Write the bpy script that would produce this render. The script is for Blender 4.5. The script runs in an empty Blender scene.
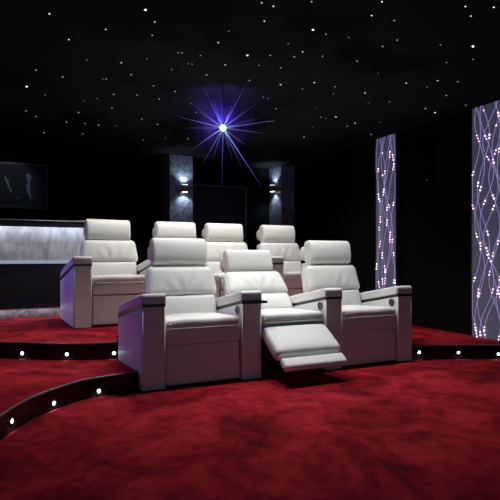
import bpy, bmesh, math, random
from mathutils import Vector, Matrix

random.seed(7)
C = bpy.context.scene.collection
SC = bpy.context.scene

# ------------------------------------------------------------------ camera
F, CX, CY, HC = 495.0, 250.0, 256.7, 0.931
cam_d = bpy.data.cameras.new('camera')
cam = bpy.data.objects.new('camera', cam_d); C.objects.link(cam)
cam.location = (0, 0, HC); cam.rotation_euler = (math.pi / 2, 0, 0)
cam_d.sensor_width = 36.0; cam_d.lens = F / 500 * 36.0
cam_d.shift_y = (CY - 250) / 500
cam_d.clip_start = 0.02
SC.camera = cam
SC.view_settings.view_transform = 'Standard'
SC.view_settings.look = 'None'
SC.view_settings.exposure = 0.0
SC.view_settings.gamma = 1.0
SC.view_settings.use_curve_mapping = False
SC.cycles.use_denoising = True
SC.cycles.sample_clamp_indirect = 4.0

TIER1, TIER2, CEIL = 0.131, 0.262, 2.42
RY = math.radians(26.0)                       # the room stands turned by this much
RC, RS = math.cos(RY), math.sin(RY)
BACK_V, RIGHT_U, LEFT_U, FRONT_V = 7.40, 4.23, -0.95, -1.6


def uv(u, v, z=0.0):
    """room axes (u along the back wall, v towards it) to world"""
    return Vector((RC * u - RS * v, RS * u + RC * v, z))


# ------------------------------------------------------------------ materials
def new_mat(name):
    m = bpy.data.materials.new(name); m.use_nodes = True
    return m, m.node_tree, m.node_tree.nodes['Principled BSDF']


def noise(nt, scale, detail=4.0, rough=0.55, coord='Object', dist=0.0):
    tc = nt.nodes.new('ShaderNodeTexCoord')
    n = nt.nodes.new('ShaderNodeTexNoise')
    n.inputs['Scale'].default_value = scale
    n.inputs['Detail'].default_value = detail
    n.inputs['Roughness'].default_value = rough
    n.inputs['Distortion'].default_value = dist
    nt.links.new(tc.outputs[coord], n.inputs['Vector'])
    return n


def ramp(nt, fac, stops):
    r = nt.nodes.new('ShaderNodeValToRGB')
    e = r.color_ramp.elements
    while len(e) < len(stops):
        e.new(0.5)
    for k, (p, c) in enumerate(stops):
        e[k].position = p; e[k].color = (c[0], c[1], c[2], 1)
    nt.links.new(fac, r.inputs['Fac'])
    return r


def bump(nt, bsdf, height, strength, distance):
    b = nt.nodes.new('ShaderNodeBump')
    b.inputs['Strength'].default_value = strength
    b.inputs['Distance'].default_value = distance
    nt.links.new(height, b.inputs['Height'])
    nt.links.new(b.outputs['Normal'], bsdf.inputs['Normal'])


def plain(name, col, rough=0.5, metal=0.0, spec=0.5):
    m, nt, b = new_mat(name)
    b.inputs['Base Color'].default_value = (*col, 1)
    b.inputs['Roughness'].default_value = rough
    b.inputs['Metallic'].default_value = metal
    b.inputs['Specular IOR Level'].default_value = spec
    return m


def glow(name, col, strength, base=(0.02, 0.02, 0.02)):
    m, nt, b = new_mat(name)
    b.inputs['Base Color'].default_value = (*base, 1)
    b.inputs['Emission Color'].default_value = (*col, 1)
    b.inputs['Emission Strength'].default_value = strength
    return m


def mat_leather():
    m, nt, b = new_mat('white_leather')
    n = noise(nt, 60, 5)
    r = ramp(nt, n.outputs['Fac'], [(0.3, (0.69, 0.69, 0.665)), (0.7, (0.75, 0.75, 0.725))])
    nt.links.new(r.outputs['Color'], b.inputs['Base Color'])
    b.inputs['Roughness'].default_value = 0.48
    b.inputs['Specular IOR Level'].default_value = 0.35
    n2 = noise(nt, 380, 3)
    bump(nt, b, n2.outputs['Fac'], 0.12, 0.002)
    return m


def mat_carpet():
    m, nt, b = new_mat('red_carpet')
    big = noise(nt, 2.1, 5, 0.62, dist=1.2)
    mid = noise(nt, 11, 4, 0.6, dist=0.6)
    mix = nt.nodes.new('ShaderNodeMath'); mix.operation = 'MULTIPLY_ADD'
    mix.inputs[1].default_value = 0.45
    nt.links.new(mid.outputs['Fac'], mix.inputs[0])
    nt.links.new(big.outputs['Fac'], mix.inputs[2])
    r = ramp(nt, mix.outputs[0], [(0.50, (0.085, 0.0035, 0.0075)), (0.70, (0.24, 0.009, 0.017)), (0.92, (0.46, 0.024, 0.036))])
    nt.links.new(r.outputs['Color'], b.inputs['Base Color'])
    b.inputs['Roughness'].default_value = 0.95
    b.inputs['Specular IOR Level'].default_value = 0.05
    b.inputs['Sheen Weight'].default_value = 0.0
    fine = noise(nt, 220, 3, 0.7)
    bump(nt, b, fine.outputs['Fac'], 0.6, 0.01)
    return m


def mat_stone(name, lo, mid_, hi, scale, rough, stretch=1.0, dist=1.4):
    m, nt, b = new_mat(name)
    n = noise(nt, scale, 7, 0.65, dist=dist)
    if stretch != 1.0:                          # veins that run up the slab
        mp = nt.nodes.new('ShaderNodeMapping'); mp.inputs['Scale'].default_value = (1.0, 1.0, stretch)
        mp.inputs['Rotation'].default_value = (0, math.radians(14), 0)
        src = n.inputs['Vector'].links[0].from_socket
        nt.links.new(src, mp.inputs['Vector']); nt.links.new(mp.outputs['Vector'], n.inputs['Vector'])
    r = ramp(nt, n.outputs['Fac'], [(0.34, lo), (0.5, mid_), (0.68, hi)])
    nt.links.new(r.outputs['Color'], b.inputs['Base Color'])
    b.inputs['Roughness'].default_value = rough
    bump(nt, b, n.outputs['Fac'], 0.25, 0.01)
    return m


def mat_ceiling():
    m, nt, b = new_mat('black_ceiling_paint')
    n = noise(nt, 1.15, 3, 0.5, dist=0.3)
    r = ramp(nt, n.outputs['Fac'], [(0.36, (0.003, 0.003, 0.003)), (0.47, (0.011, 0.012, 0.013)), (0.8, (0.015, 0.016, 0.017))])
    nt.links.new(r.outputs['Color'], b.inputs['Base Color'])
    b.inputs['Roughness'].default_value = 0.9
    b.inputs['Specular IOR Level'].default_value = 0.1
    return m


M = {}
M['leather'] = mat_leather()
M['carpet'] = mat_carpet()
M['granite'] = mat_stone('grey_granite', (0.09, 0.09, 0.11), (0.2, 0.2, 0.24), (0.36, 0.36, 0.42), 9, 0.35)
M['bar_stone'] = mat_stone('pale_bar_stone', (0.24, 0.23, 0.22), (0.36, 0.345, 0.33), (0.56, 0.54, 0.52), 9, 0.5, 0.38, 0.7)
M['ceiling'] = mat_ceiling()
M['black_wall'] = plain('black_wall_fabric', (0.006, 0.006, 0.0065), 0.95, 0, 0.05)
M['black_gloss'] = plain('black_gloss', (0.006, 0.006, 0.007), 0.22, 0, 0.3)
M['black_satin'] = plain('black_satin', (0.012, 0.011, 0.012), 0.4)
M['nosing'] = plain('grey_nosing', (0.10, 0.09, 0.095), 0.35, 0.6)
M['edge'] = plain('steel_edge', (0.5, 0.5, 0.52), 0.35, 0.5)
M['trim'] = plain('dark_brown_trim', (0.014, 0.011, 0.010), 0.3)
M['piping'] = plain('pale_piping', (0.62, 0.60, 0.58), 0.5)
M['shell'] = plain('grey_leather_shell', (0.52, 0.50, 0.49), 0.5)
M['knob'] = plain('black_knob', (0.015, 0.015, 0.016), 0.35)
M['knob_ring'] = plain('grey_ring', (0.20, 0.20, 0.20), 0.3, 0.7)
M['door'] = plain('dark_door', (0.008, 0.008, 0.009), 0.35)
M['casing'] = plain('grey_casing', (0.09, 0.09, 0.095), 0.35)
M['bronze'] = plain('bronze', (0.42, 0.19, 0.09), 0.5, 0.2)
M['canvas'] = plain('dark_canvas', (0.035, 0.038, 0.05), 0.7)
M['stroke'] = plain('pale_blue_paint', (0.30, 0.36, 0.52), 0.6)
M['frame'] = plain('dark_grey_frame', (0.07, 0.068, 0.066), 0.45)
M['grille'] = plain('black_grille', (0.005, 0.005, 0.005), 0.95, 0, 0.05)
M['badge'] = plain('silver_badge', (0.55, 0.55, 0.55), 0.3, 0.9)
M['steel'] = plain('brushed_steel', (0.30, 0.30, 0.32), 0.5, 0.9)
M['bezel'] = plain('dark_bezel', (0.06, 0.06, 0.065), 0.6, 0.3)
M['led'] = glow('cool_white_led', (0.80, 0.90, 1.0), 14.0)
M['ledge'] = glow('cool_light_strip', (0.62, 0.72, 1.0), 0.42)
M['sconce_glow'] = glow('sconce_lens', (0.62, 0.82, 1.0), 6.0)


# ------------------------------------------------------------------ mesh helpers
def obj(name, bm, mat, parent=None, smooth=True, loc=None, rot=None):
    me = bpy.data.meshes.new(name)
    bmesh.ops.recalc_face_normals(bm, faces=bm.faces[:])
    bm.to_mesh(me); bm.free()
    if smooth:
        me.shade_smooth()
    return inst(name, me, mat, parent, loc, rot)


def inst(name, me, mat=None, parent=None, loc=None, rot=None):
    if mat is not None and not me.materials:
        for x in (mat if isinstance(mat, (list, tuple)) else [mat]):
            me.materials.append(x)
    o = bpy.data.objects.new(name, me); C.objects.link(o)
    if parent is not None:
        o.parent = parent
    if loc is not None:
        o.location = loc
    if rot is not None:
        o.rotation_euler = rot
    return o


def mesh(name, bm, mat, smooth=True):
    me = bpy.data.meshes.new(name)
    bmesh.ops.recalc_face_normals(bm, faces=bm.faces[:])
    bm.to_mesh(me); bm.free()
    if smooth:
        me.shade_smooth()
    for x in (mat if isinstance(mat, (list, tuple)) else [mat]):
        me.materials.append(x)
    return me


def tag(o, label, cat, group=None, kind=None):
    o['label'] = label; o['category'] = cat
    if group:
        o['group'] = group
    if kind:
        o['kind'] = kind
    return o


def thing(name, label, cat, loc=(0, 0, 0), rz=0.0, group=None):
    o = bpy.data.objects.new(name, None); C.objects.link(o)
    o.empty_display_size = 0.1
    o.location = loc; o.rotation_euler = (0, 0, rz)
    return tag(o, label, cat, group)


def struct(o):
    o['kind'] = 'structure'
    return o


def box(bm, x0, x1, y0, y1, z0, z1, bevel=0.0, seg=2):
    r = bmesh.ops.create_cube(bm, size=1.0)
    vs = r['verts']
    for v in vs:
        v.co = Vector(((x0 + x1) / 2 + v.co.x * (x1 - x0), (y0 + y1) / 2 + v.co.y * (y1 - y0), (z0 + z1) / 2 + v.co.z * (z1 - z0)))
    if bevel > 0:
        es = list({e for v in vs for e in v.link_edges})
        bmesh.ops.bevel(bm, geom=es, offset=bevel, segments=seg, profile=0.5, affect='EDGES')
    return bm


def B(*a, **k):
    return box(bmesh.new(), *a, **k)


def samples(h, r, n_edge=5, n_mid=10):
    """coordinates from -h to h, packed in the rounded ends"""
    out = []
    for k in range(n_edge):
        out.append(-h + r * (1 - math.cos(math.pi / 2 * k / n_edge)))
    for k in range(n_mid + 1):
        out.append(-(h - r) + 2 * (h - r) * k / n_mid)
    out += [-c for c in reversed(out[:n_edge])]
    return out


def cushion(hx, hy, hz, r, warp=None, n_mid=(10, 4, 8), n_edge=4):
    """a soft rounded block; warp(Vector) bends it afterwards"""
    r = min(r, hx * .98, hy * .98, hz * .98)
    ax = [samples(hx, r, n_edge, n_mid[0]), samples(hy, r, n_edge, n_mid[1]), samples(hz, r, n_edge, n_mid[2])]
    bm = bmesh.new(); grid = {}
    n = [len(a) for a in ax]
    H = Vector((hx, hy, hz))

    def vert(i, j, k):
        key = (i, j, k)
        if key not in grid:
            p = Vector((ax[0][i], ax[1][j], ax[2][k]))
            q = Vector([max(-(H[c] - r), min(H[c] - r, p[c])) for c in range(3)])
            d = p - q
            if d.length > 1e-9:
                # cube corner to sphere corner
                m = max(abs(d.x), abs(d.y), abs(d.z))
                p = q + d.normalized() * min(m, r) if m > 0 else p
            if warp:
                p = warp(p)
            grid[key] = bm.verts.new(p)
        return grid[key]
    for a in range(3):
        b, c = (a + 1) % 3, (a + 2) % 3
        for side in (0, n[a] - 1):
            for i in range(n[b] - 1):
                for j in range(n[c] - 1):
                    q = []
                    for di, dj in ((0, 0), (1, 0), (1, 1), (0, 1)):
                        idx = [0, 0, 0]; idx[a] = side; idx[b] = i + di; idx[c] = j + dj
                        q.append(vert(*idx))
                    try:
                        bm.faces.new(q)
                    except ValueError:
                        pass
    return bm


def tube(bm, pts, rad, sides=8, closed=False, cap=True):
    rings = []
    n = len(pts)
    pts = [Vector(p) for p in pts]
    for i, p in enumerate(pts):
        if closed:
            t = pts[(i + 1) % n] - pts[i - 1]
        else:
            t = pts[min(i + 1, n - 1)] - pts[max(i - 1, 0)]
        t.normalize()
        up = Vector((0, 0, 1)) if abs(t.z) < 0.9 else Vector((0, 1, 0))
        a = t.cross(up).normalized(); b = a.cross(t).normalized()
        rr = rad[i] if isinstance(rad, (list, tuple)) else rad
        rings.append([bm.verts.new(p + (a * math.cos(2 * math.pi * k / sides) + b * math.sin(2 * math.pi * k / sides)) * rr) for k in range(sides)])
    m = n if closed else n - 1
    for i in range(m):
        A, Bq = rings[i], rings[(i + 1) % n]
        for k in range(sides):
            bm.faces.new((A[k], A[(k + 1) % sides], Bq[(k + 1) % sides], Bq[k]))
    if not closed and cap:
        bm.faces.new(rings[0]); bm.faces.new(list(reversed(rings[-1])))
    return bm


def lathe(bm, prof, axis='Z', sides=24):
    """prof: (radius, height) pairs turned round an axis"""
    rings = []
    for (r, h) in prof:
        ring = []
        for k in range(sides):
            a = 2 * math.pi * k / sides
            x, y = r * math.cos(a), r * math.sin(a)
            ring.append(bm.verts.new({'Z': (x, y, h), 'Y': (x, h, y), 'X': (h, x, y)}[axis]))
        rings.append(ring)
    for A, Bq in zip(rings, rings[1:]):
        for k in range(sides):
            bm.faces.new((A[k], A[(k + 1) % sides], Bq[(k + 1) % sides], Bq[k]))
    bm.faces.new(rings[0]); bm.faces.new(list(reversed(rings[-1])))
    return bm


def side_extrude(prof, x0, x1, bevel=0.012, seg=3):
    """a side outline (y, z) given width along x, its edges softened"""
    bm = bmesh.new()
    a = [bm.verts.new((x0, y, z)) for y, z in prof]
    b = [bm.verts.new((x1, y, z)) for y, z in prof]
    bm.faces.new(a); bm.faces.new(list(reversed(b)))
    n = len(prof)
    for i in range(n):
        bm.faces.new((a[i], a[(i + 1) % n], b[(i + 1) % n], b[i]))
    bmesh.ops.recalc_face_normals(bm, faces=bm.faces[:])
    if bevel:
        es = [e for e in bm.edges if abs(e.verts[0].co.x - e.verts[1].co.x) < 1e-6]
        bmesh.ops.bevel(bm, geom=es, offset=bevel, segments=seg, profile=0.5, affect='EDGES')
    return bm


def flat_faces(me, area=0.004):
    for p in me.polygons:
        if p.area > area:
            p.use_smooth = False
    return me


# ------------------------------------------------------------------ recliner
PITCH, ARM_W = 0.752, 0.17
IN = PITCH - ARM_W                             # clear width between arms
HB = IN / 2 - 0.006
HBK = 0.303                                     # the upper back is wider than the seat, above the arms
LEAN = math.radians(15.5)


def seat_warp(p):
    f = (1 - (p.x / 0.29) ** 2)
    if p.z > 0:
        p.z += 0.016 * max(0, f) * (1 - (p.y / 0.27) ** 2) + 0.006 * math.sin(p.x * 21 + p.y * 9) * 0.35
    if p.y < 0:
        p.y -= 0.003 * max(0, f)
    p.z += -0.045 * (p.y + 0.27)              # dips towards the back
    return p


def back_warp(p):
    # narrower at the top, fuller in the middle, creases from the seam below
    t = (p.z + 0.125) / 0.25
    p.x *= 1.0 - 0.085 * max(0.0, t) ** 1.6
    if p.y < 0:
        f = max(0, 1 - (p.x / 0.29) ** 2) * max(0, 1 - (p.z / 0.13) ** 2)
        p.y -= 0.022 * f
        m = max(0, 1 - abs(p.z + 0.03) / 0.09) * max(0, 1 - (abs(p.x) / 0.23) ** 2)
        s = math.sin(62 * (p.x * (1.0 - 1.6 * (p.z + 0.12)) + 0.25 * (p.z) * (1 if p.x < 0 else -0.6)) + 0.8)
        p.y -= 0.0075 * m * s * (0.6 + 0.4 * math.sin(p.x * 9 + 1.0))
    return p


def lumbar_warp(p):
    if p.y < 0:
        f = max(0, 1 - (p.x / 0.30) ** 2) * max(0, 1 - (p.z / 0.1) ** 2)
        p.y -= 0.020 * f
    return p


def head_warp(p):
    # an oval roll in section, a little fuller in the middle
    k = min(1.0, abs(p.z) / 0.116)
    p.y *= math.sqrt(max(0.0, 1 - 0.86 * k ** 2.6))
    if p.y < 0:
        p.y -= 0.008 * max(0, 1 - (p.x / 0.26) ** 2) * (1 - k * k)
    return p


def loop_xz(hx, hz, r, y, n=6, top_taper=0.085):
    pts = []
    for cx, cz, a0 in ((hx - r, hz - r, 0), (-(hx - r), hz - r, 90), (-(hx - r), -(hz - r), 180), (hx - r, -(hz - r), 270)):
        for k in range(n + 1):
            a = math.radians(a0 + 90 * k / n)
            x, z = cx + r * math.cos(a), cz + r * math.sin(a)
            t = (z + hz) / (2 * hz)
            pts.append((x * (1 - top_taper * max(0, t) ** 1.6), y, z))
    return pts


PARTS = {}
PARTS['seat_cushion'] = mesh('seat_cushion', cushion(HB, 0.27, 0.036, 0.034, seat_warp, (14, 10, 2)), M['leather'])
PARTS['seat_piping'] = mesh('piping', tube(bmesh.new(), [(-HB + .012 + 2 * (HB - .012) * k / 16, -0.271 - 0.003 * (1 - ((k - 8) / 8.) ** 2), -0.030) for k in range(17)], 0.0045), M['piping'])
PARTS['seat_apron'] = mesh('seat_apron', cushion(HB, 0.05, 0.0585, 0.011, None, (8, 2, 4)), M['leather'])
PARTS['leg_rest'] = mesh('leg_rest', cushion(HB, 0.05, 0.143, 0.014, None, (8, 2, 8)), M['leather'])
PARTS['backrest'] = mesh('backrest', cushion(HBK, 0.070, 0.125, 0.048, back_warp, (34, 3, 20)), M['leather'])
PARTS['back_piping'] = mesh('piping', tube(bmesh.new(), loop_xz(HBK + .001, 0.126, 0.048, -0.034), 0.0048, 6, True), M['piping'])
PARTS['lumbar_cushion'] = mesh('lumbar_cushion', cushion(HB, 0.06, 0.095, 0.035, lumbar_warp, (12, 3, 8)), M['leather'])
PARTS['back_shell'] = mesh('back_shell', cushion(HB - .02, 0.045, 0.23, 0.03, None, (6, 2, 8)), M['shell'])
PARTS['headrest'] = mesh('headrest', cushion(0.235, 0.072, 0.116, 0.026, head_warp, (14, 3, 12), 5), M['leather'])
roll = lathe(bmesh.new(), [(0.02, -0.232), (0.055, -0.23), (0.068, -0.218), (0.072, -0.20), (0.072, 0.20), (0.068, 0.218), (0.055, 0.23), (0.02, 0.232)], 'X', 28)
PARTS['bolster'] = mesh('bolster', roll, M['leather'])
PARTS['head_piping'] = mesh('piping', tube(bmesh.new(), [(0, 0.055 * math.cos(a), 0.104 * math.sin(a)) for a in [2 * math.pi * k / 28 for k in range(28)]], 0.0035, 6, True), M['piping'])
PARTS['headrest_post'] = mesh('headrest_post', tube(bmesh.new(), [(0, 0, -0.12), (0, 0, 0.02)], 0.008), M['steel'])
PARTS['seat_base'] = mesh('seat_base', B(-HB + .01, HB - .01, 0.13, 0.70, 0.03, 0.34, bevel=.01), M['black_satin'], False)

SL = 0.19                                      # the arms fall this much per metre towards the back
AD = 0.86


def armtop(y, z0):
    return z0 - SL * y


pad_prof = [(0.0, 0.602), (0.0, 0.650), (0.006, 0.664), (0.022, 0.672), (0.10, armtop(.08, .672)), (0.45, armtop(.43, .675)), (0.72, armtop(.70, .672)),
            (0.80, armtop(.80, .660)), (0.845, armtop(.845, .64)), (AD, armtop(AD, .61)), (AD, armtop(AD, .602))]
trim_prof = [(0.006, 0.578), (0.006, 0.604), (AD - .006, armtop(AD, .604)), (AD - .006, armtop(AD, .578))]
body_prof = [(0.004, 0.003), (0.004, 0.580), (AD - .004, armtop(AD, .580)), (AD - .004, 0.003)]
W2 = ARM_W / 2
PARTS['arm_panel'] = mesh('armrest', side_extrude(body_prof, -W2, W2, 0.010), M['leather'])
PARTS['arm_pad'] = mesh('pad', side_extrude(pad_prof, -W2 - .002, W2 + .002, 0.012), M['leather'])
PARTS['arm_trim'] = mesh('trim_strip', side_extrude(trim_prof, -W2 + .003, W2 - .003, 0.0), M['trim'], False)
PARTS['arm_plinth'] = mesh('plinth', B(-W2 + .012, W2 - .012, 0.02, AD - .02, 0.0, 0.006), M['black_satin'], False)
PARTS['knob'] = mesh('control_knob', lathe(bmesh.new(), [(0.032, 0.0), (0.032, -0.006), (0.027, -0.010), (0.024, -0.007), (0.006, -0.007)], 'X', 24), M['knob'])
PARTS['knob_ring'] = mesh('knob_ring', lathe(bmesh.new(), [(0.036, 0.001), (0.036, -0.004), (0.032, -0.006), (0.030, -0.002)], 'X', 24), M['knob_ring'])
PARTS['tray'] = mesh('tray_edge', B(-0.080, 0.128, -0.012, 0.10, 0.574, 0.594, bevel=.003), M['trim'], False)
PARTS['leg_rest_out'] = mesh('leg_rest', cushion(HB, 0.05, 0.152, 0.034, lambda p: Vector((p.x, p.y - (0.012 * max(0, 1 - (p.z / .15) ** 2) * max(0, 1 - (p.x / .3) ** 2) if p.y < 0 else 0), p.z)), (8, 2, 8)), M['leather'])
PARTS['flap'] = mesh('flap', cushion(HB - .015, 0.05, 0.03, 0.022, None, (8, 4, 1)), M['leather'])


# the outer arm of the front row is shorter and flares outwards
OD, FLARE, SL2 = 0.555, 0.116, 0.225


def outer(prof, w, bevel, name, mat, smooth=True):
    bm = side_extrude([(y * OD / AD, z + SL * y - SL2 * y * OD / AD) for y, z in prof], -w, w, bevel)
    for v in bm.verts:
        if v.co.x < 0:
            v.co.x -= FLARE * max(0.0, v.co.y)
    return mesh(name, bm, mat, smooth)


PARTS['outer_panel'] = outer([(y, z if z > .01 else .003 - SL * y + SL2 * y * OD / AD) for y, z in body_prof], W2, 0.010, 'armrest', M['leather'])
PARTS['outer_pad'] = outer(pad_prof, W2 + .002, 0.012, 'pad', M['leather'])
PARTS['outer_trim'] = outer(trim_prof, W2 - .003, 0.0, 'trim_strip', M['trim'], False)
for q in ('arm_panel', 'arm_pad', 'outer_panel', 'outer_pad'):
    flat_faces(PARTS[q])


def add_arm(root, x, with_knob=True, with_tray=False, kind='arm'):
    a = inst('armrest', PARTS[kind + '_panel'], None, root, (x, 0, 0))
    inst('pad', PARTS[kind + '_pad'], None, a)
    t = inst('trim_strip', PARTS[kind + '_trim'], None, a); t['label'] = 'dark brown inlay strip'
    if kind == 'arm':
        p = inst('plinth', PARTS['arm_plinth'], None, a); p['label'] = 'black foot strip'
    if with_knob:
        k = inst('control_knob', PARTS['knob'], None, a, (-W2 - .001, 0.075, 0.522)); k['label'] = 'round black control knob'
        inst('knob_ring', PARTS['knob_ring'], None, a, (-W2 - .001, 0.075, 0.522))
    if with_tray:
        t = inst('tray', PARTS['tray'], None, a); t['label'] = 'thin dark tray edge'
    return a


GF = 'white recliners in the front row'
GB = 'white recliners in the back row'


def make_recliner(label, loc, rz, group, left=False, right=True, knob=True, recline=False, tray=False):
    r = thing('recliner', label, 'armchair', loc, rz, group)
    b = inst('seat_base', PARTS['seat_base'], None, r); b['label'] = 'black base under the seat'
    c = inst('seat_cushion', PARTS['seat_cushion'], None, r, (0, 0.272, 0.449))
    inst('piping', PARTS['seat_piping'], None, c)
    if not recline:
        inst('seat_apron', PARTS['seat_apron'], None, r, (0, 0.060, 0.361))
        inst('leg_rest', PARTS['leg_rest'], None, r, (0, 0.070, 0.156), (math.radians(-1.5), 0, 0))
    else:
        inst('seat_apron', PARTS['seat_apron'], None, r, (0, 0.09, 0.361))
        # the leg rest swung out and down in front of the seat
        th = math.radians(32.5)
        d = Vector((0, -math.cos(th), -math.sin(th))); nrm = Vector((0, -math.sin(th), math.cos(th)))
        mid = Vector((0, 0.005, 0.398)) + d * 0.150 - nrm * 0.050
        lr = inst('leg_rest', PARTS['leg_rest_out'], None, r, mid, (th - math.pi / 2, 0, 0))
        lr['label'] = 'leg rest swung out in front'
        th2 = math.radians(34)
        d2 = Vector((0, -math.cos(th2), -math.sin(th2)))
        fl = inst('flap', PARTS['flap'], None, r, Vector((0, -0.262, 0.212)) + d2 * 0.055 - Vector((0, -math.sin(th2), math.cos(th2))) * 0.035, (th2, 0, 0))
        fl['label'] = 'narrow foot flap'
        for sx in (-.2, .2):
            obj('linkage', tube(bmesh.new(), [(sx, .14, .30), (sx, -.02, .22), (sx, -.2, .20)], .011), M['black_satin'], r)
    # the back: every piece placed in the plane of the lean
    piv = Vector((0, 0.50, 0.440))
    lean = LEAN + (math.radians(24.5) if recline else 0)
    ext = 0.03 if recline else 0.0

    def at(up, out):
        dz = Vector((0, math.sin(lean), math.cos(lean))); dy = Vector((0, math.cos(lean), -math.sin(lean)))
        return piv + dz * up + dy * out
    rx = (-lean, 0, 0)
    inst('lumbar_cushion', PARTS['lumbar_cushion'], None, r, at(0.085 + ext * .5, 0.030), rx)
    k = inst('backrest', PARTS['backrest'], None, r, at(0.297 + ext, 0.033), rx)
    inst('piping', PARTS['back_piping'], None, k)
    inst('back_shell', PARTS['back_shell'], None, r, at(0.20, 0.105), rx)
    hl = lean - math.radians(9) - (math.radians(14) if recline else 0)
    hc = at((0.553 if group == GF else 0.538) + ext, 0.01)
    h = inst('headrest', PARTS['headrest'], None, r, hc, (-hl, 0, 0))
    for sx in (-.2255, .2255):
        inst('piping', PARTS['head_piping'], None, h, (sx, 0, 0))
    inst('bolster', PARTS['bolster'], None, h, (0, 0.095, 0.0))
    for sx in (-.1, .1):
        inst('headrest_post', PARTS['headrest_post'], None, r, at(0.50 + ext, 0.085) + Vector((sx, 0, 0)), rx)
    if left:
        add_arm(r, -PITCH / 2, False, False, 'outer' if group == GF else 'arm')
    if right:
        add_arm(r, PITCH / 2, knob, tray)
    return r


FY = math.radians(25.1)
arms_f = [(-0.6648, 3.4360), (0.0130, 3.7622), (0.6943, 4.0811), (1.3790, 4.3924)]
front_lab = ['white leather recliner at the near left end of the front row',
             'white leather recliner with its back tilted and leg rest swung out, middle of front row',
             'white leather recliner at the right end of the front row beside the step light']
for k in range(3):
    a, b = arms_f[k], arms_f[k + 1]
    make_recliner(front_lab[k], ((a[0] + b[0]) / 2, (a[1] + b[1]) / 2, 0), FY, GF, left=(k == 0), recline=(k == 1), tray=(k == 0))
BY = math.radians(27.0)
seats_b = [(-1.2332, 4.8159), (-0.5694, 5.1637), (-0.0206, 5.4451), (0.6493, 5.7810)]
back_lab = ['white leather recliner at the left end of the back row beside the bar counter',
            'white leather recliner second from left in the back row, below the left granite column',
            'white leather recliner third from left in the back row, in front of the door',
            'white leather recliner at the right end of the back row below the corner sconce']
for k in range(4):
    make_recliner(back_lab[k], (*seats_b[k], TIER2), BY + (math.radians(1.8) if k == 0 else 0), GB, left=(k in (0, 3)), right=(k in (0, 3)), knob=False)


# ------------------------------------------------------------------ floors and steps
def ground(x, y, h):
    z = (HC - h) * F / (y - CY)
    return Vector(((x - CX) / F * z, z))


def spline(pts, n=10):
    out = []
    P = [Vector(p) for p in pts]
    for i in range(len(P) - 1):
        p0, p1, p2, p3 = P[max(i - 1, 0)], P[i], P[i + 1], P[min(i + 2, len(P) - 1)]
        for k in range(n):
            t = k / n
            out.append(0.5 * ((2 * p1) + (-p0 + p2) * t + (2 * p0 - 5 * p1 + 4 * p2 - p3) * t * t + (-p0 + 3 * p1 - 3 * p2 + p3) * t ** 3))
    out.append(P[-1])
    return out


fw = Vector((math.cos(FY), math.sin(FY))); fb = Vector((-math.sin(FY), math.cos(FY)))
A0 = Vector(arms_f[0]); A3 = Vector(arms_f[3])
CL = ARM_W / 2 + 0.012
nl = A0 - fw * (ARM_W / 2 + .006); nr = A3 + fw * CL          # left and right sides of the chair row
DEPTH = 0.885
fang = FY + math.atan(FLARE)
ff = Vector((-math.sin(fang), math.cos(fang)))   # along the flared outer arm


def side_y(base, yy):                          # the point of a row side at this world y
    return base + fb * ((yy - base.y) / fb.y)


t1_left = [(-1.18, 1.2), (-1.24, 2.1)] + [tuple(ground(x, y, TIER1)) for x, y in ((0, 415.5), (20, 403), (40, 393.5), (80, 380.5), (110, 375.5))]
hit1 = nl + ff * ((3.455 - nl.y) / ff.y)
t1_left = spline(t1_left + [tuple(hit1)], 10)
r1 = side_y(nr, ground(410, 345.6, TIER1).y)
t1_right = spline([tuple(r1), tuple(ground(440, 345.0, TIER1)), tuple(ground(500, 345.0, TIER1)), (3.0, 4.35), (3.9, 4.0)], 8)
hit2 = nl + ff * (OD * 1.01)
t2_left = spline([(-5.3, 4.25), (-3.4, 4.05)] + [tuple(ground(x, y, TIER2)) for x, y in ((0, 341.8), (40, 343.0), (80, 343.4))] + [tuple(hit2)], 10)
bl = nl + fb * DEPTH - fw * .006; br = nr + fb * DEPTH


def slab(name, poly, z0, z1):
    bm = bmesh.new()
    top = [bm.verts.new((p.x, p.y, z1)) for p in poly]
    bot = [bm.verts.new((p.x, p.y, z0)) for p in poly]
    f = bm.faces.new(top); f.material_index = 0
    if f.calc_center_median() and f.normal.z < 0:
        f.normal_flip()
    n = len(poly)
    for i in range(n):
        g = bm.faces.new((top[i], top[(i + 1) % n], bot[(i + 1) % n], bot[i])); g.material_index = 1
    bmesh.ops.triangulate(bm, faces=[f])
    return struct(obj(name, bm, [M['carpet'], M['black_gloss']], None, smooth=False))


def V2(p):
    return Vector((p[0], p[1]))


cornerBL = V2(uv(LEFT_U, BACK_V)); cornerBR = V2(uv(RIGHT_U, BACK_V))
cornerFL = V2(uv(LEFT_U, FRONT_V)); cornerFR = V2(uv(RIGHT_U, FRONT_V))
# the lower floor
bm = bmesh.new()
vs = [bm.verts.new((p.x, p.y, 0)) for p in (cornerFL, cornerFR, cornerBR, cornerBL)]
bm.faces.new(vs)
struct(obj('floor', bm, M['carpet'], None, smooth=False))
wallR_hit = V2(uv(RIGHT_U, 1.9))
wallL_lo = V2(uv(LEFT_U, 0.2))
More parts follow.
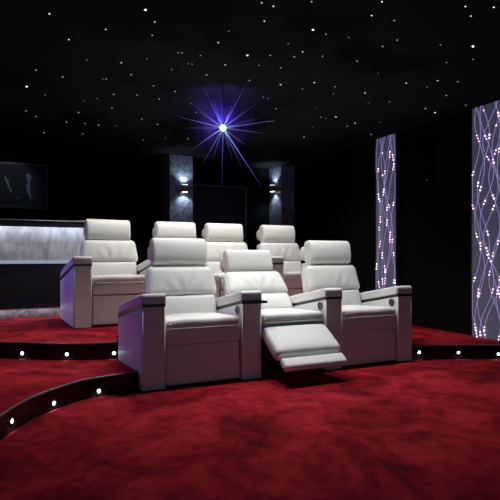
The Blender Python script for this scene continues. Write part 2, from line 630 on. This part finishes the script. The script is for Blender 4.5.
# first tier: left walkway, round behind the front row, right side of the room
t1 = [wallL_lo, V2((-1.18, 0.75))] + t1_left + [hit2, bl, br] + t1_right[:-10]
tl = t1[-1]
t1 += [V2(uv(RIGHT_U, (-RS * tl.x + RC * tl.y) - 0.3)), cornerBR, cornerBL]
slab('floor_tier_lower', t1, 0.001, TIER1)
t2_end = [bl + fb * 0.0, br - fw * 0.2, V2((1.22, 5.25)), V2((1.28, 6.0)), V2(uv(3.55, BACK_V))]
t2_left = [p for p in t2_left if p.x > -4.6]
tl2 = t2_left[0]
t2 = [V2(uv(LEFT_U, (-RS * tl2.x + RC * tl2.y) + 0.2))] + t2_left + t2_end + [cornerBL]
slab('floor_tier_upper', t2, TIER1, TIER2)


def nosing(name, pts, z):
    bm = tube(bmesh.new(), [(p.x, p.y, z - 0.004) for p in pts], 0.008, 8)
    return struct(obj(name, bm, M['nosing']))


nosing('trim_1', t1_left[:-1], TIER1)
nosing('trim_2', t1_right[:-10], TIER1)
nosing('trim_3', t2_left, TIER2)

# ------------------------------------------------------------------ walls, ceiling, door


def wall(name, u0, u1, v0, v1, z0, z1, mat):
    o = obj(name, B(u0, u1, v0, v1, z0, z1), mat, None, smooth=False)
    o.rotation_euler = (0, 0, RY)
    return struct(o)


wall('wall_back', LEFT_U - .1, RIGHT_U + .1, BACK_V, BACK_V + .1, 0, CEIL, M['black_wall'])
wall('wall_right', RIGHT_U, RIGHT_U + .1, FRONT_V, BACK_V, 0, CEIL, M['black_wall'])
wall('wall_left', LEFT_U - .1, LEFT_U, FRONT_V, BACK_V, 0, CEIL, M['black_wall'])
wall('wall_front', LEFT_U - .1, RIGHT_U + .1, FRONT_V - .1, FRONT_V, 0, CEIL, M['black_wall'])
wall('ceiling', LEFT_U - .1, RIGHT_U + .1, FRONT_V - .1, BACK_V + .1, CEIL, CEIL + .1, M['ceiling'])


def on_wall_u(px, v):                           # u on the plane v = const seen at this column
    k = (px - CX) / F
    return (RS * v + k * RC * v) / (RC - k * RS)


def on_wall_v(px, u):                           # v on the plane u = const
    k = (px - CX) / F
    return (RC * u - k * RS * u) / (RS + k * RC)


def height(px_y, u, v):
    return HC + (CY - px_y) * (RS * u + RC * v) / F


d0 = on_wall_u(193, BACK_V); d1 = on_wall_u(245.5, BACK_V); dh = height(184.0, d0, BACK_V)
door = bpy.data.objects.new('door_1', None); C.objects.link(door)
door.location = uv(0, 0, 0); door.rotation_euler = (0, 0, RY); struct(door)
obj('leaf', B(d0 - .02, d1 - .03, BACK_V - .03, BACK_V - .004, TIER2 + .005, dh - .03, bevel=.004), M['door'], door, False)
bm = bmesh.new()
box(bm, d0 - .05, d1 + .03, BACK_V - .045, BACK_V - .002, dh - .028, dh)
box(bm, d1 - .026, d1 + .0, BACK_V - .045, BACK_V - .002, TIER2, dh - .028)
obj('door_frame', bm, M['casing'], door, False)
hx = d0 + .09
obj('door_handle', tube(bmesh.new(), [(hx, BACK_V - .03, 1.2), (hx, BACK_V - .08, 1.2), (hx + .1, BACK_V - .08, 1.2)], .008), M['steel'], door)

# granite columns against the back wall
COLF = 6.97


def column(name, label, u0, u1):
    o = obj(name, B(u0, u1, COLF, BACK_V - .002, TIER2 if u1 < 3.2 else TIER1, CEIL - .002, bevel=.004), M['granite'], None, False)
    o.rotation_euler = (0, 0, RY)
    return tag(o, label, 'column', 'granite columns on the back wall')


c1a = on_wall_u(169.6, COLF); c1b = on_wall_u(193, COLF)
c2a = on_wall_u(281.5, COLF); c2b = RIGHT_U - .012
column('granite_column', 'grey granite column left of the door, a wall sconce on its front', c1a, c1b)
column('granite_column', 'grey granite column in the right corner, a wall sconce on its side', c2a, c2b)


def sconce(label, u, v, z, face):
    """face 0: on a front face (towards -v); 1: on a side face (towards -u)"""
    r = thing('wall_sconce', label, 'wall lamp', uv(u, v, z), RY + (0 if face == 0 else -math.pi / 2), 'wall sconces on the granite columns')
    obj('back_plate', B(-.035, .035, -.012, 0, -.045, .045, bevel=.003), M['bronze'], r, False)
    bm = bmesh.new()
    box(bm, -.045, .045, -.095, -.030, -.05, .05, bevel=.005)
    obj('body', bm, M['bronze'], r, False)
    obj('arm', B(-.012, .012, -.04, -.008, -.012, .012), M['bronze'], r, False)
    for za, zb in ((.0505, .0535), (-.0535, -.0505)):
        l = obj('lens', B(-.035, .035, -.088, -.036, za, zb), M['sconce_glow'], r, False); l['label'] = 'cool white glowing lens'
    for s in (-1, 1):
        d = bpy.data.lights.new('sconce_lamp', 'SPOT'); d.energy = SCONCE_W; d.color = (0.58, 0.78, 1.0)
        d.spot_size = math.radians(125); d.spot_blend = 0.7; d.shadow_soft_size = 0.012
        o = bpy.data.objects.new('sconce_lamp', d); C.objects.link(o); o.parent = r
        o.location = (0, -.062, s * .062); o.rotation_euler = (0 if s < 0 else math.pi, 0, 0)
    return r


SCONCE_W = 6
s1u = on_wall_u(183.5, COLF)
sconce('small bronze wall sconce glowing up and down on the left granite column', s1u, COLF, height(189, s1u, COLF), 0)
s2v = (COLF + BACK_V) / 2 - 0.02
sconce('small bronze wall sconce glowing on the side of the corner granite column', c2a, s2v, height(188.7, c2a, s2v), 1)

# ------------------------------------------------------------------ bar counter
BV = 5.965
bar = thing('bar_counter', 'black bar counter with a lit pale stone front at the left wall', 'bar', uv(0, 0, TIER2), RY)
b0, b1 = LEFT_U + .01, on_wall_u(108, BV)
Z0 = TIER2


def hz(y):
    return height(y, on_wall_u(0, BV), BV) - Z0


obj('countertop', B(b0, b1 + .05, BV - .13, BV + .52, hz(221.0) - .012, hz(221.0) + .026, bevel=.006), M['black_gloss'], bar, False)
ed = tube(bmesh.new(), [(b0 + .01, BV - .133, hz(221.0) + .010), (b1 + .04, BV - .133, hz(221.0) + .010)], .006)
obj('edge_strip', ed, M['edge'], bar)
obj('fascia', B(b0, b1, BV - .125, BV - .105, hz(226.5), hz(221.0) - .012), M['black_satin'], bar, False)
obj('stone_front', B(b0, b1, BV + .01, BV + .06, hz(260.5), hz(221.0) - .012, bevel=.002), M['bar_stone'], bar, False)
l = obj('light_ledge', B(b0, b1, BV - .02, BV + .05, hz(263.8), hz(260.5), bevel=.002), M['ledge'], bar, False); l['label'] = 'glowing pale blue light ledge'
obj('cabinet', B(b0, b1, BV + .0, BV + .45, hz(308), hz(263.8)), M['black_satin'], bar, False)
obj('toe_lip', B(b0, b1, BV - .07, BV + .02, hz(308) - .002, hz(306)), M['black_satin'], bar, False)
obj('plinth', B(b0, b1, BV - .012, BV + .44, 0.0, hz(308.5), bevel=.003), M['granite'], bar, False)

# picture above the bar
pu1 = on_wall_u(47.5, BACK_V); pz1 = height(165.3, pu1, BACK_V); pz0 = height(209.6, pu1, BACK_V)
pu0 = pu1 - .98
pic = thing('framed_picture', 'dark framed picture with pale blue shapes on the wall behind the bar', 'picture', uv(0, 0, 0), RY)
bm = bmesh.new()
fwid = .035
box(bm, pu0, pu1, BACK_V - .04, BACK_V - .002, pz1 - fwid, pz1, bevel=.004)
box(bm, pu0, pu1, BACK_V - .04, BACK_V - .002, pz0, pz0 + fwid, bevel=.004)
box(bm, pu0, pu0 + fwid, BACK_V - .04, BACK_V - .002, pz0 + fwid, pz1 - fwid, bevel=.004)
box(bm, pu1 - fwid, pu1, BACK_V - .04, BACK_V - .002, pz0 + fwid, pz1 - fwid, bevel=.004)
obj('frame', bm, M['frame'], pic, False)
obj('canvas', B(pu0 + fwid, pu1 - fwid, BACK_V - .022, BACK_V - .004, pz0 + fwid, pz1 - fwid), M['canvas'], pic, False)


def stroke(pts, wid, name):
    bm = bmesh.new(); L, R_ = [], []
    P = [Vector(p) for p in pts]
    for i, p in enumerate(P):
        t = (P[min(i + 1, len(P) - 1)] - P[max(i - 1, 0)]).normalized(); nn = Vector((-t.y, t.x)) * wid[i]
        for s, arr in ((1, L), (-1, R_)):
            q = p + nn * s
            u = on_wall_u(q.x, BACK_V - .024); arr.append(bm.verts.new((u, BACK_V - .0235, height(q.y, u, BACK_V))))
    for i in range(len(P) - 1):
        bm.faces.new((L[i], L[i + 1], R_[i + 1], R_[i]))
    r = bmesh.ops.extrude_face_region(bm, geom=bm.faces[:])
    bmesh.ops.translate(bm, vec=(0, .002, 0), verts=[g for g in r['geom'] if isinstance(g, bmesh.types.BMVert)])
    return obj(name, bm, M['stroke'], pic, False)


stroke([(27.5, 174), (29, 178), (29, 182), (28, 187), (29, 193), (31, 199)], [1.5, 2.8, 1.2, 2.2, 1.6, .7], 'painted_shape')
stroke([(5, 177), (7, 181), (9, 187), (11.5, 192)], [.8, 1.5, 1.0, .8], 'painted_shape')
stroke([(18, 197.2), (18.6, 198.8)], [.7, .7], 'painted_shape')

# small speaker on the right wall
sv0 = on_wall_v(434, RIGHT_U); sv1 = on_wall_v(404, RIGHT_U)
sz0 = height(184, RIGHT_U, sv0); sz1 = sz0 + .46
spk = thing('wall_speaker', 'black wall speaker with a small silver badge on the right wall between light panels', 'speaker', uv(0, 0, 0), RY)
obj('cabinet', B(RIGHT_U - .05, RIGHT_U - .003, sv0, sv1, sz0, sz1, bevel=.006), M['black_wall'], spk, False)
obj('grille', B(RIGHT_U - .056, RIGHT_U - .048, sv0 + .015, sv1 - .015, sz0 + .015, sz1 - .015, bevel=.003), M['grille'], spk, False)
bd = obj('badge', lathe(bmesh.new(), [(.018, 0), (.018, -.004), (.012, -.005)], 'X', 20), M['badge'], spk, True, (RIGHT_U - .056, sv0 + .05, sz0 + .045))
bd.scale = (1, 1.0, .6)

# ------------------------------------------------------------------ fibre-optic wall panels
STR = glow('violet_strand', (0.52, 0.38, 0.88), 0.75)
BEAD = glow('pink_white_bead', (1.0, 0.68, 0.95), 2.6)
PANEL = glow('frosted_violet_panel', (0.225, 0.235, 0.46), 0.125, (0.12, 0.12, 0.14))
bead_me = mesh('bead', (lambda b: (bmesh.ops.create_icosphere(b, subdivisions=2, radius=1.0), b)[1])(bmesh.new()), BEAD)


def light_panel(label, px_far, width, seed, n_str, nb):
    rnd = random.Random(seed)
    v1 = on_wall_v(px_far, RIGHT_U - .04); v0 = v1 - width
    z0, z1 = TIER1, CEIL - .003
    r = thing('light_panel', label, 'light panel', uv(RIGHT_U - .04, (v0 + v1) / 2, TIER1), RY, 'glowing strand panels on the right wall')
    H = z1 - z0
    p = obj('panel', B(0, .037, -width / 2, width / 2, .0, H, bevel=.003), PANEL, r, False)
    obj('edge_trim', B(-.004, .036, -width / 2 - .012, -width / 2, 0, H), M['black_satin'], r, False)
    obj('edge_trim', B(-.004, .036, width / 2, width / 2 + .012, 0, H), M['black_satin'], r, False)
    for s in range(n_str):
        base = (s + .5) / n_str * 2 - 1
        amp = rnd.uniform(.22, .42); per = rnd.uniform(.80, 1.30); ph = rnd.uniform(0, 6.28)
        a2 = rnd.uniform(.0, .04); ph2 = rnd.uniform(0, 6.28)

        def f(t):
            x = base * .86 + amp * math.sin(2 * math.pi * t * H / per / 1.15 + ph) + a2 * math.sin(2 * math.pi * t * H / .53 + ph2)
            x = max(-.95, min(.95, x))
            return x * width / 2
        pts = [(-.006, f(k / 90), H * k / 90) for k in range(91)]
        so = obj('strand', tube(bmesh.new(), pts, .0019, 5), STR, r)
        t = rnd.uniform(.0, .06)
        made = 0
        while t < .985 and made < nb:
            for q in range(rnd.choice((2, 2, 3))):
                tt = t + q * .0135
                if tt > .99 or made >= nb:
                    break
                sz = rnd.uniform(.0052, .0082)
                bo = inst('bead', bead_me, None, so, (-.007, f(tt), H * tt)); bo.scale = (sz, sz * .95, sz * 1.15)
                made += 1
            t += rnd.uniform(.12, .28)
    # the panel's own light onto the floor and wall near it
    d = bpy.data.lights.new('panel_lamp', 'AREA'); d.shape = 'RECTANGLE'; d.size = H * .9; d.size_y = width * .9
    d.energy = .35; d.color = (.55, .42, 1.0)
    o = bpy.data.objects.new('panel_lamp', d); C.objects.link(o); o.parent = r
    o.location = (-.03, 0, H / 2); o.rotation_euler = (0, math.pi / 2, 0)
    return r


light_panel('narrow violet light panel on the right wall behind the front row recliners', 376, .36, 3, 8, 12)
light_panel('tall violet light panel with wavy glowing strands standing above the right step', 472, .40, 11, 8, 12)

# ------------------------------------------------------------------ step lights
LED_ME = mesh('lens', lathe(bmesh.new(), [(.0105, 0), (.0105, -.003), (.008, -.005), (.003, -.006)], 'Y', 20), M['led'])
BEZ_ME = mesh('bezel', lathe(bmesh.new(), [(.021, .001), (.021, -.002), (.017, -.004), (.011, -.003)], 'Y', 24), M['bezel'])
LED_W = 0.9


def step_light(label, px, py, h, line, group):
    """on a riser: the point of the line seen at px"""
    best = None
    for a, b in zip(line, line[1:]):
        xa, xb = CX + F * a.x / a.y, CX + F * b.x / b.y
        if min(xa, xb) - 1e-6 <= px <= max(xa, xb) + 1e-6 and abs(xb - xa) > 1e-9:
            lo, hi = 0.0, 1.0
            for _ in range(40):
                m = (lo + hi) / 2; q = a.lerp(b, m); xq = CX + F * q.x / q.y
                if (xq < px) == (xa < xb):
                    lo = m
                else:
                    hi = m
            best = (a.lerp(b, lo), (b - a).normalized()); break
    if best is None:
        q = line[-1] if px > 250 else line[0]; best = (q, Vector((1, 0)))
    q, t = best
    n = Vector((t.y, -t.x))
    if n.y > 0:
        n = -n
    z = HC - (py - CY) * q.y / F
    ang = math.atan2(n.x, -n.y)
    r = thing('step_light', label, 'step light', (q.x + n.x * .001, q.y + n.y * .001, z), ang, group)
    inst('bezel', BEZ_ME, None, r)
    l = inst('lens', LED_ME, None, r); l['label'] = 'bright cool white lens'
    d = bpy.data.lights.new('step_lamp', 'SPOT'); d.energy = LED_W; d.color = (.80, .88, 1.0); d.shadow_soft_size = .002
    d.spot_size = math.radians(165); d.spot_blend = .6
    o = bpy.data.objects.new('step_lamp', d); C.objects.link(o); o.parent = r
    o.location = (0, -.008, 0); o.rotation_euler = (math.pi / 2 - .35, 0, 0)
    return r


GU, GL, GR = 'lights in the upper step', 'lights in the lower curved step', 'lights in the right step'
step_light('small round step light in the upper left riser, leftmost of its three', 22.5, 353.2, 0, t2_left, GU)
step_light('small round step light in the middle of the upper left riser', 67, 354.2, 0, t2_left, GU)
step_light('small round step light in the upper riser touching the front row recliner', 114, 353.0, 0, t2_left, GU)
step_light('small round step light in the lower curved riser at the bottom left', 11.3, 421, 0, t1_left, GL)
step_light('small round step light in the middle of the lower curved riser', 53.5, 403, 0, t1_left, GL)
step_light('small round step light in the lower curved riser nearest the recliner', 98.7, 390.8, 0, t1_left, GL)
step_light('small round step light in the right riser beside the front row recliner', 419, 352.3, 0, t1_right, GR)
step_light('small round step light in the middle of the right riser', 458.4, 352.4, 0, t1_right, GR)
step_light('small round step light in the right riser at the right edge of the photo', 498.3, 354, 0, t1_right, GR)

# ------------------------------------------------------------------ star ceiling
STARS = [(49.4,13.6,2),(68.8,39.4,2),(86.8,59.8,.5),(36,70,1),(62.6,76.8,1),(26.6,86.4,3),(45,95,.4),(145.6,9.6,4),(154.8,21.8,1.5),(105.8,29.2,1.5),
(152.2,35.2,1.2),(147,58.8,.5),(121.2,62.6,1.5),(131,74.4,1.2),(178,52.4,.6),(181.8,52.6,.8),(171.6,69.4,.6),(188,63.6,.5),(192,64,.7),(153.6,85.6,.8),
(175.2,91.2,1.2),(137,95,.8),(113.8,94.2,.9),(106.2,79,.7),(102.8,78.8,.5),(159.4,98.8,.9),(261.6,2.6,1.5),(273.4,6,1.8),(264.4,21,1.6),(228.8,31,.7),
(218.2,42.4,1.5),(247.4,55.2,2.4),(270.2,55.2,1),(225.2,64.6,1.6),(288.2,43.4,.6),(294.4,56.6,1),(280.6,67.6,1.2),(259.2,65.2,.6),(206.6,74.8,1),
(249.4,80.4,1),(280.6,84.4,1.3),(200.6,55.4,.9),(263.2,97,.6),(268,98.4,.5),(382,1.6,1.8),(371.6,15.4,1.8),(394.4,20.2,1),(313,29.6,3.5),(326,34,.8),
(348.6,37.4,.5),(397.2,39.8,.9),(382.8,46.2,1.2),(302.6,51.6,1.3),(322.6,56,.8),(357.2,61,1.1),(378.2,73.2,.4),(314.4,82.4,1.5),(335,86.6,1),
(365,92.8,1.4),(302.4,88.6,.6),(311.6,1.5,1),(333.6,93.6,.5),(465.4,6.2,2),(493.8,7,2),(471,15.8,1.6),(440.6,44.8,.6),(473,46.2,4),(446.6,62.4,.6),
(473,59.2,.7),(406.2,83,1.3),(437.6,80.4,1.4),(427.2,86.8,.5),(457.6,81.6,.7),(446.4,95.2,1.2),(425.5,108.5,1),(435,112.5,2),(465.7,105,.7),
(26.2,110.8,1),(36.2,116.4,.8),(83.8,100.6,.4),(97,98.2,.4),(78.6,112.2,1),(66.6,122,1),(85,123.4,.7),(83,133.6,.7),(98.6,125,1.1),(44,132.6,1.1),
(111.8,107.8,1),(141.8,118.8,.6),(116.2,125.6,.5),(157.4,124.2,1.1),(143.2,140,.5),(165.6,137.8,.4),(188,138.6,1),(195.8,112.2,.6),(191.4,103.4,.6),
(335.8,116.8,2),(355,123,1.4),(347.2,126,.7),(321,117,.6),(325.8,118.4,.5),(304,136.8,1.5),(371,134.2,1.1),(379.8,122.2,.4),(389.4,101.6,.6),
(368.4,102.8,.35),(312.8,127.2,.35),(315.6,108,.35),(276,108.5,1.1)]
star_me = {}
for (x, y, b) in STARS:
    key = round(b * 2) / 2 if b >= 1 else round(b, 1)
    if key not in star_me:
        bm = bmesh.new(); bmesh.ops.create_icosphere(bm, subdivisions=2, radius=.0052)
        for v in bm.verts:
            v.co.z *= .55
        star_me[key] = mesh('ceiling_star', bm, glow('fibre_star', (1.0, .95, .93), 0.55 * key ** 1.5 + .05))
    Z = (CEIL - HC) * F / (CY - y)
    o = inst('ceiling_star', star_me[key], None, None, ((x - CX) / F * Z, Z, CEIL - .0015))
    s = 1.0 + .22 * (Z - 3.5) + (.35 if b >= 2.4 else 0)
    o.scale = (s, s, s)
    tag(o, 'tiny white fibre optic star light set in the black ceiling', 'star light', 'fibre optic stars in the ceiling')

# starburst under the ceiling: lens flare spikes shaped as glowing rods
HUBH = CEIL - .40
HZ = (HUBH - HC) * F / (CY - 128.0)
hub = Vector(((223.0 - CX) / F * HZ, HZ, HUBH))
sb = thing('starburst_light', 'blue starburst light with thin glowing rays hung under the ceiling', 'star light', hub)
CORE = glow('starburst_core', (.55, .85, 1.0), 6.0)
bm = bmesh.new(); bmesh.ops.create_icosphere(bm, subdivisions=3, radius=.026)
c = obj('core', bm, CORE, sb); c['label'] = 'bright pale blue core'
obj('stem', tube(bmesh.new(), [(0, 0, .03), (0, 0, .40)], .004), M['black_satin'], sb)
RAYM = {}


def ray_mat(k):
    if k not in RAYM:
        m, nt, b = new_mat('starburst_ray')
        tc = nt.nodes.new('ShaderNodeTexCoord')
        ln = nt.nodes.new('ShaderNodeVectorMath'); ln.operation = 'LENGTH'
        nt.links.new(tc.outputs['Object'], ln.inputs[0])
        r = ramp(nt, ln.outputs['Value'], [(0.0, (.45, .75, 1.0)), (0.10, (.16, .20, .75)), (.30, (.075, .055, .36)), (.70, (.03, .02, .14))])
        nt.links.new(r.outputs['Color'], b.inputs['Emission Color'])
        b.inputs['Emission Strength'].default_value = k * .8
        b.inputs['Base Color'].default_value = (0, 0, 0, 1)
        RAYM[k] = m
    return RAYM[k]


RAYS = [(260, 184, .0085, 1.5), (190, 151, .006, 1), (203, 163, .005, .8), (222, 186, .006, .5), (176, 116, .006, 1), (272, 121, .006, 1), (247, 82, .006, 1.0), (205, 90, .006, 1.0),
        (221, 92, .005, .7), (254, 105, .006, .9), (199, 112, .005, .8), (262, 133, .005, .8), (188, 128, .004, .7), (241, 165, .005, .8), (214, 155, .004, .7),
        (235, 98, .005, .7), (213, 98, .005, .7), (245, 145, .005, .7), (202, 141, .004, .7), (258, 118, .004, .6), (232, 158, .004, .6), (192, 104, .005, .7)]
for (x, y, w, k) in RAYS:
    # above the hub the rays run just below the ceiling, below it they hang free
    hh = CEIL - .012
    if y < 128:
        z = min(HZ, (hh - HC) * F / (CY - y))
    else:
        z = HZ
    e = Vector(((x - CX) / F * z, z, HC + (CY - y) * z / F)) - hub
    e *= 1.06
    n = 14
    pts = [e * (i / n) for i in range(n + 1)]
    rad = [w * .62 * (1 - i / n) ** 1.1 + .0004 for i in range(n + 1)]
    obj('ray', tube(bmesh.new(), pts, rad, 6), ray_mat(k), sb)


# ------------------------------------------------------------------ light
def lamp(name, kind, loc, energy, col, target=None, **kw):
    d = bpy.data.lights.new(name, kind); d.energy = energy; d.color = col
    for k, v in kw.items():
        setattr(d, k, v)
    o = bpy.data.objects.new(name, d); C.objects.link(o); o.location = loc
    if target is not None:
        o.rotation_euler = (Vector(target) - Vector(loc)).to_track_quat('-Z', 'Y').to_euler()
    return o


WARM = (1.0, .965, .92); NEUT = (1.0, .985, .98)
TOP = CEIL - .03
for k in range(3):                              # downlights over the front row
    a, b = Vector(arms_f[k]), Vector(arms_f[k + 1])
    p = (a + b) / 2 + fb * .19; g = p - fb * .3
    lamp('front_row_downlight', 'SPOT', (p.x, p.y, TOP), 72, NEUT, (g.x, g.y, 0), spot_size=math.radians(108), spot_blend=1.0, shadow_soft_size=.05)
bb = Vector((-math.sin(BY), math.cos(BY)))
for k in range(4):                              # downlights over the back row
    p = Vector(seats_b[k]) + bb * .15
    lamp('back_row_downlight', 'SPOT', (p.x, p.y, TOP), 48, WARM, (p.x, p.y, 0), spot_size=math.radians(130), spot_blend=.9, shadow_soft_size=.05)
lamp('aisle_downlight', 'SPOT', (-2.35, 3.75, TOP), 60, NEUT, (-2.3, 3.65, 0), spot_size=math.radians(80), spot_blend=1.0, shadow_soft_size=.05)
# violet wash from the left
lamp('violet_wash', 'SPOT', (-2.65, 3.25, 1.5), 62, (.27, .17, 1.0), (-.85, 3.75, .35), spot_size=math.radians(48), spot_blend=.8, shadow_soft_size=.08)
lamp('violet_wash', 'SPOT', (-2.95, 4.72, 1.3), 24, (.27, .17, 1.0), (-1.75, 4.95, .5), spot_size=math.radians(65), spot_blend=.8, shadow_soft_size=.08)
# added cyan fill from the front wall behind the camera
p = uv((LEFT_U + RIGHT_U) / 2, FRONT_V + .05, 1.3)
lamp('screen_glow', 'AREA', p, 8.6, (.10, .68, 1.0), uv((LEFT_U + RIGHT_U) / 2, 5, 1.0), shape='RECTANGLE', size=3.2, size_y=1.6)
# bar front light under the counter top
m = (b0 + b1) / 2
q = uv(m, BV - .085, Z0 + hz(221.5) - .022)
o = lamp('bar_strip_lamp', 'AREA', q, 4.6, (.72, .80, 1.0), uv(m, BV + .05, Z0 + hz(250)), shape='RECTANGLE', size=(b1 - b0), size_y=.02)
o.rotation_euler = (math.radians(24), 0, RY)
q = uv(m, BV - .045, Z0 + hz(308) - .008)
o = lamp('bar_toe_lamp', 'AREA', q, 1.7, (1.0, .95, .97), uv(m, BV - .1, Z0), shape='RECTANGLE', size=(b1 - b0), size_y=.02)
o.rotation_euler = (math.radians(-18), 0, RY)
# added spot that brightens the picture, no fitting there
p = uv((pu0 + pu1) / 2, BACK_V - .7, CEIL - .05)
lamp('picture_light', 'SPOT', p, 2.5, (.8, .85, 1.0), uv((pu0 + pu1) / 2, BACK_V, (pz0 + pz1) / 2), spot_size=math.radians(60), spot_blend=.7, shadow_soft_size=.03)
# the starburst's light, with a spot added to tint the ceiling above
lamp('starburst_uplight', 'SPOT', hub + Vector((0, .03, .05)), 26, (.22, .10, 1.0), hub + Vector((-.06, .5, .38)), spot_size=math.radians(110), spot_blend=1.0, shadow_soft_size=.03)
lamp('starburst_lamp', 'POINT', hub + Vector((0, -.0, .0)), 3.4, (.30, .20, 1.0), shadow_soft_size=.03)
# the faint haze that imitates glare about the starburst, added as a scattering volume
hm = bpy.data.materials.new('violet_haze'); hm.use_nodes = True
nt = hm.node_tree; nt.nodes.remove(nt.nodes['Principled BSDF'])
tc = nt.nodes.new('ShaderNodeTexCoord')
ln = nt.nodes.new('ShaderNodeVectorMath'); ln.operation = 'LENGTH'; off = nt.nodes.new('ShaderNodeVectorMath'); off.operation = 'ADD'; off.inputs[1].default_value = (.03, 0, -.09)
nt.links.new(tc.outputs['Object'], off.inputs[0]); nt.links.new(off.outputs['Vector'], ln.inputs[0])
fall = nt.nodes.new('ShaderNodeMapRange'); fall.inputs['From Min'].default_value = .08; fall.inputs['From Max'].default_value = .31
fall.inputs['To Min'].default_value = 1.0; fall.inputs['To Max'].default_value = 0.0; nt.links.new(ln.outputs['Value'], fall.inputs['Value'])
ns = nt.nodes.new('ShaderNodeTexNoise'); ns.inputs['Scale'].default_value = 5.0; ns.inputs['Detail'].default_value = 3; nt.links.new(tc.outputs['Object'], ns.inputs['Vector'])
nr_ = nt.nodes.new('ShaderNodeMapRange'); nr_.inputs['From Min'].default_value = .40; nr_.inputs['From Max'].default_value = .66
nr_.inputs['To Min'].default_value = .25; nr_.inputs['To Max'].default_value = 2.8; nt.links.new(ns.outputs['Fac'], nr_.inputs['Value'])
mu = nt.nodes.new('ShaderNodeMath'); mu.operation = 'MULTIPLY'; nt.links.new(fall.outputs['Result'], mu.inputs[0]); nt.links.new(nr_.outputs['Result'], mu.inputs[1])
sv = nt.nodes.new('ShaderNodeVolumeScatter'); sv.inputs['Color'].default_value = (.24, .09, 1, 1)
nt.links.new(mu.outputs[0], sv.inputs['Density'])
nt.links.new(sv.outputs['Volume'], nt.nodes['Material Output'].inputs['Volume'])
bm = bmesh.new(); bmesh.ops.create_icosphere(bm, subdivisions=3, radius=.39)
hz_o = obj('haze', bm, hm, sb, True)
hz_o['label'] = 'faint violet haze around the light'; hz_o['kind'] = 'stuff'

w = bpy.data.worlds.new('world'); SC.world = w; w.use_nodes = True
w.node_tree.nodes['Background'].inputs['Color'].default_value = (0, 0, 0, 1)
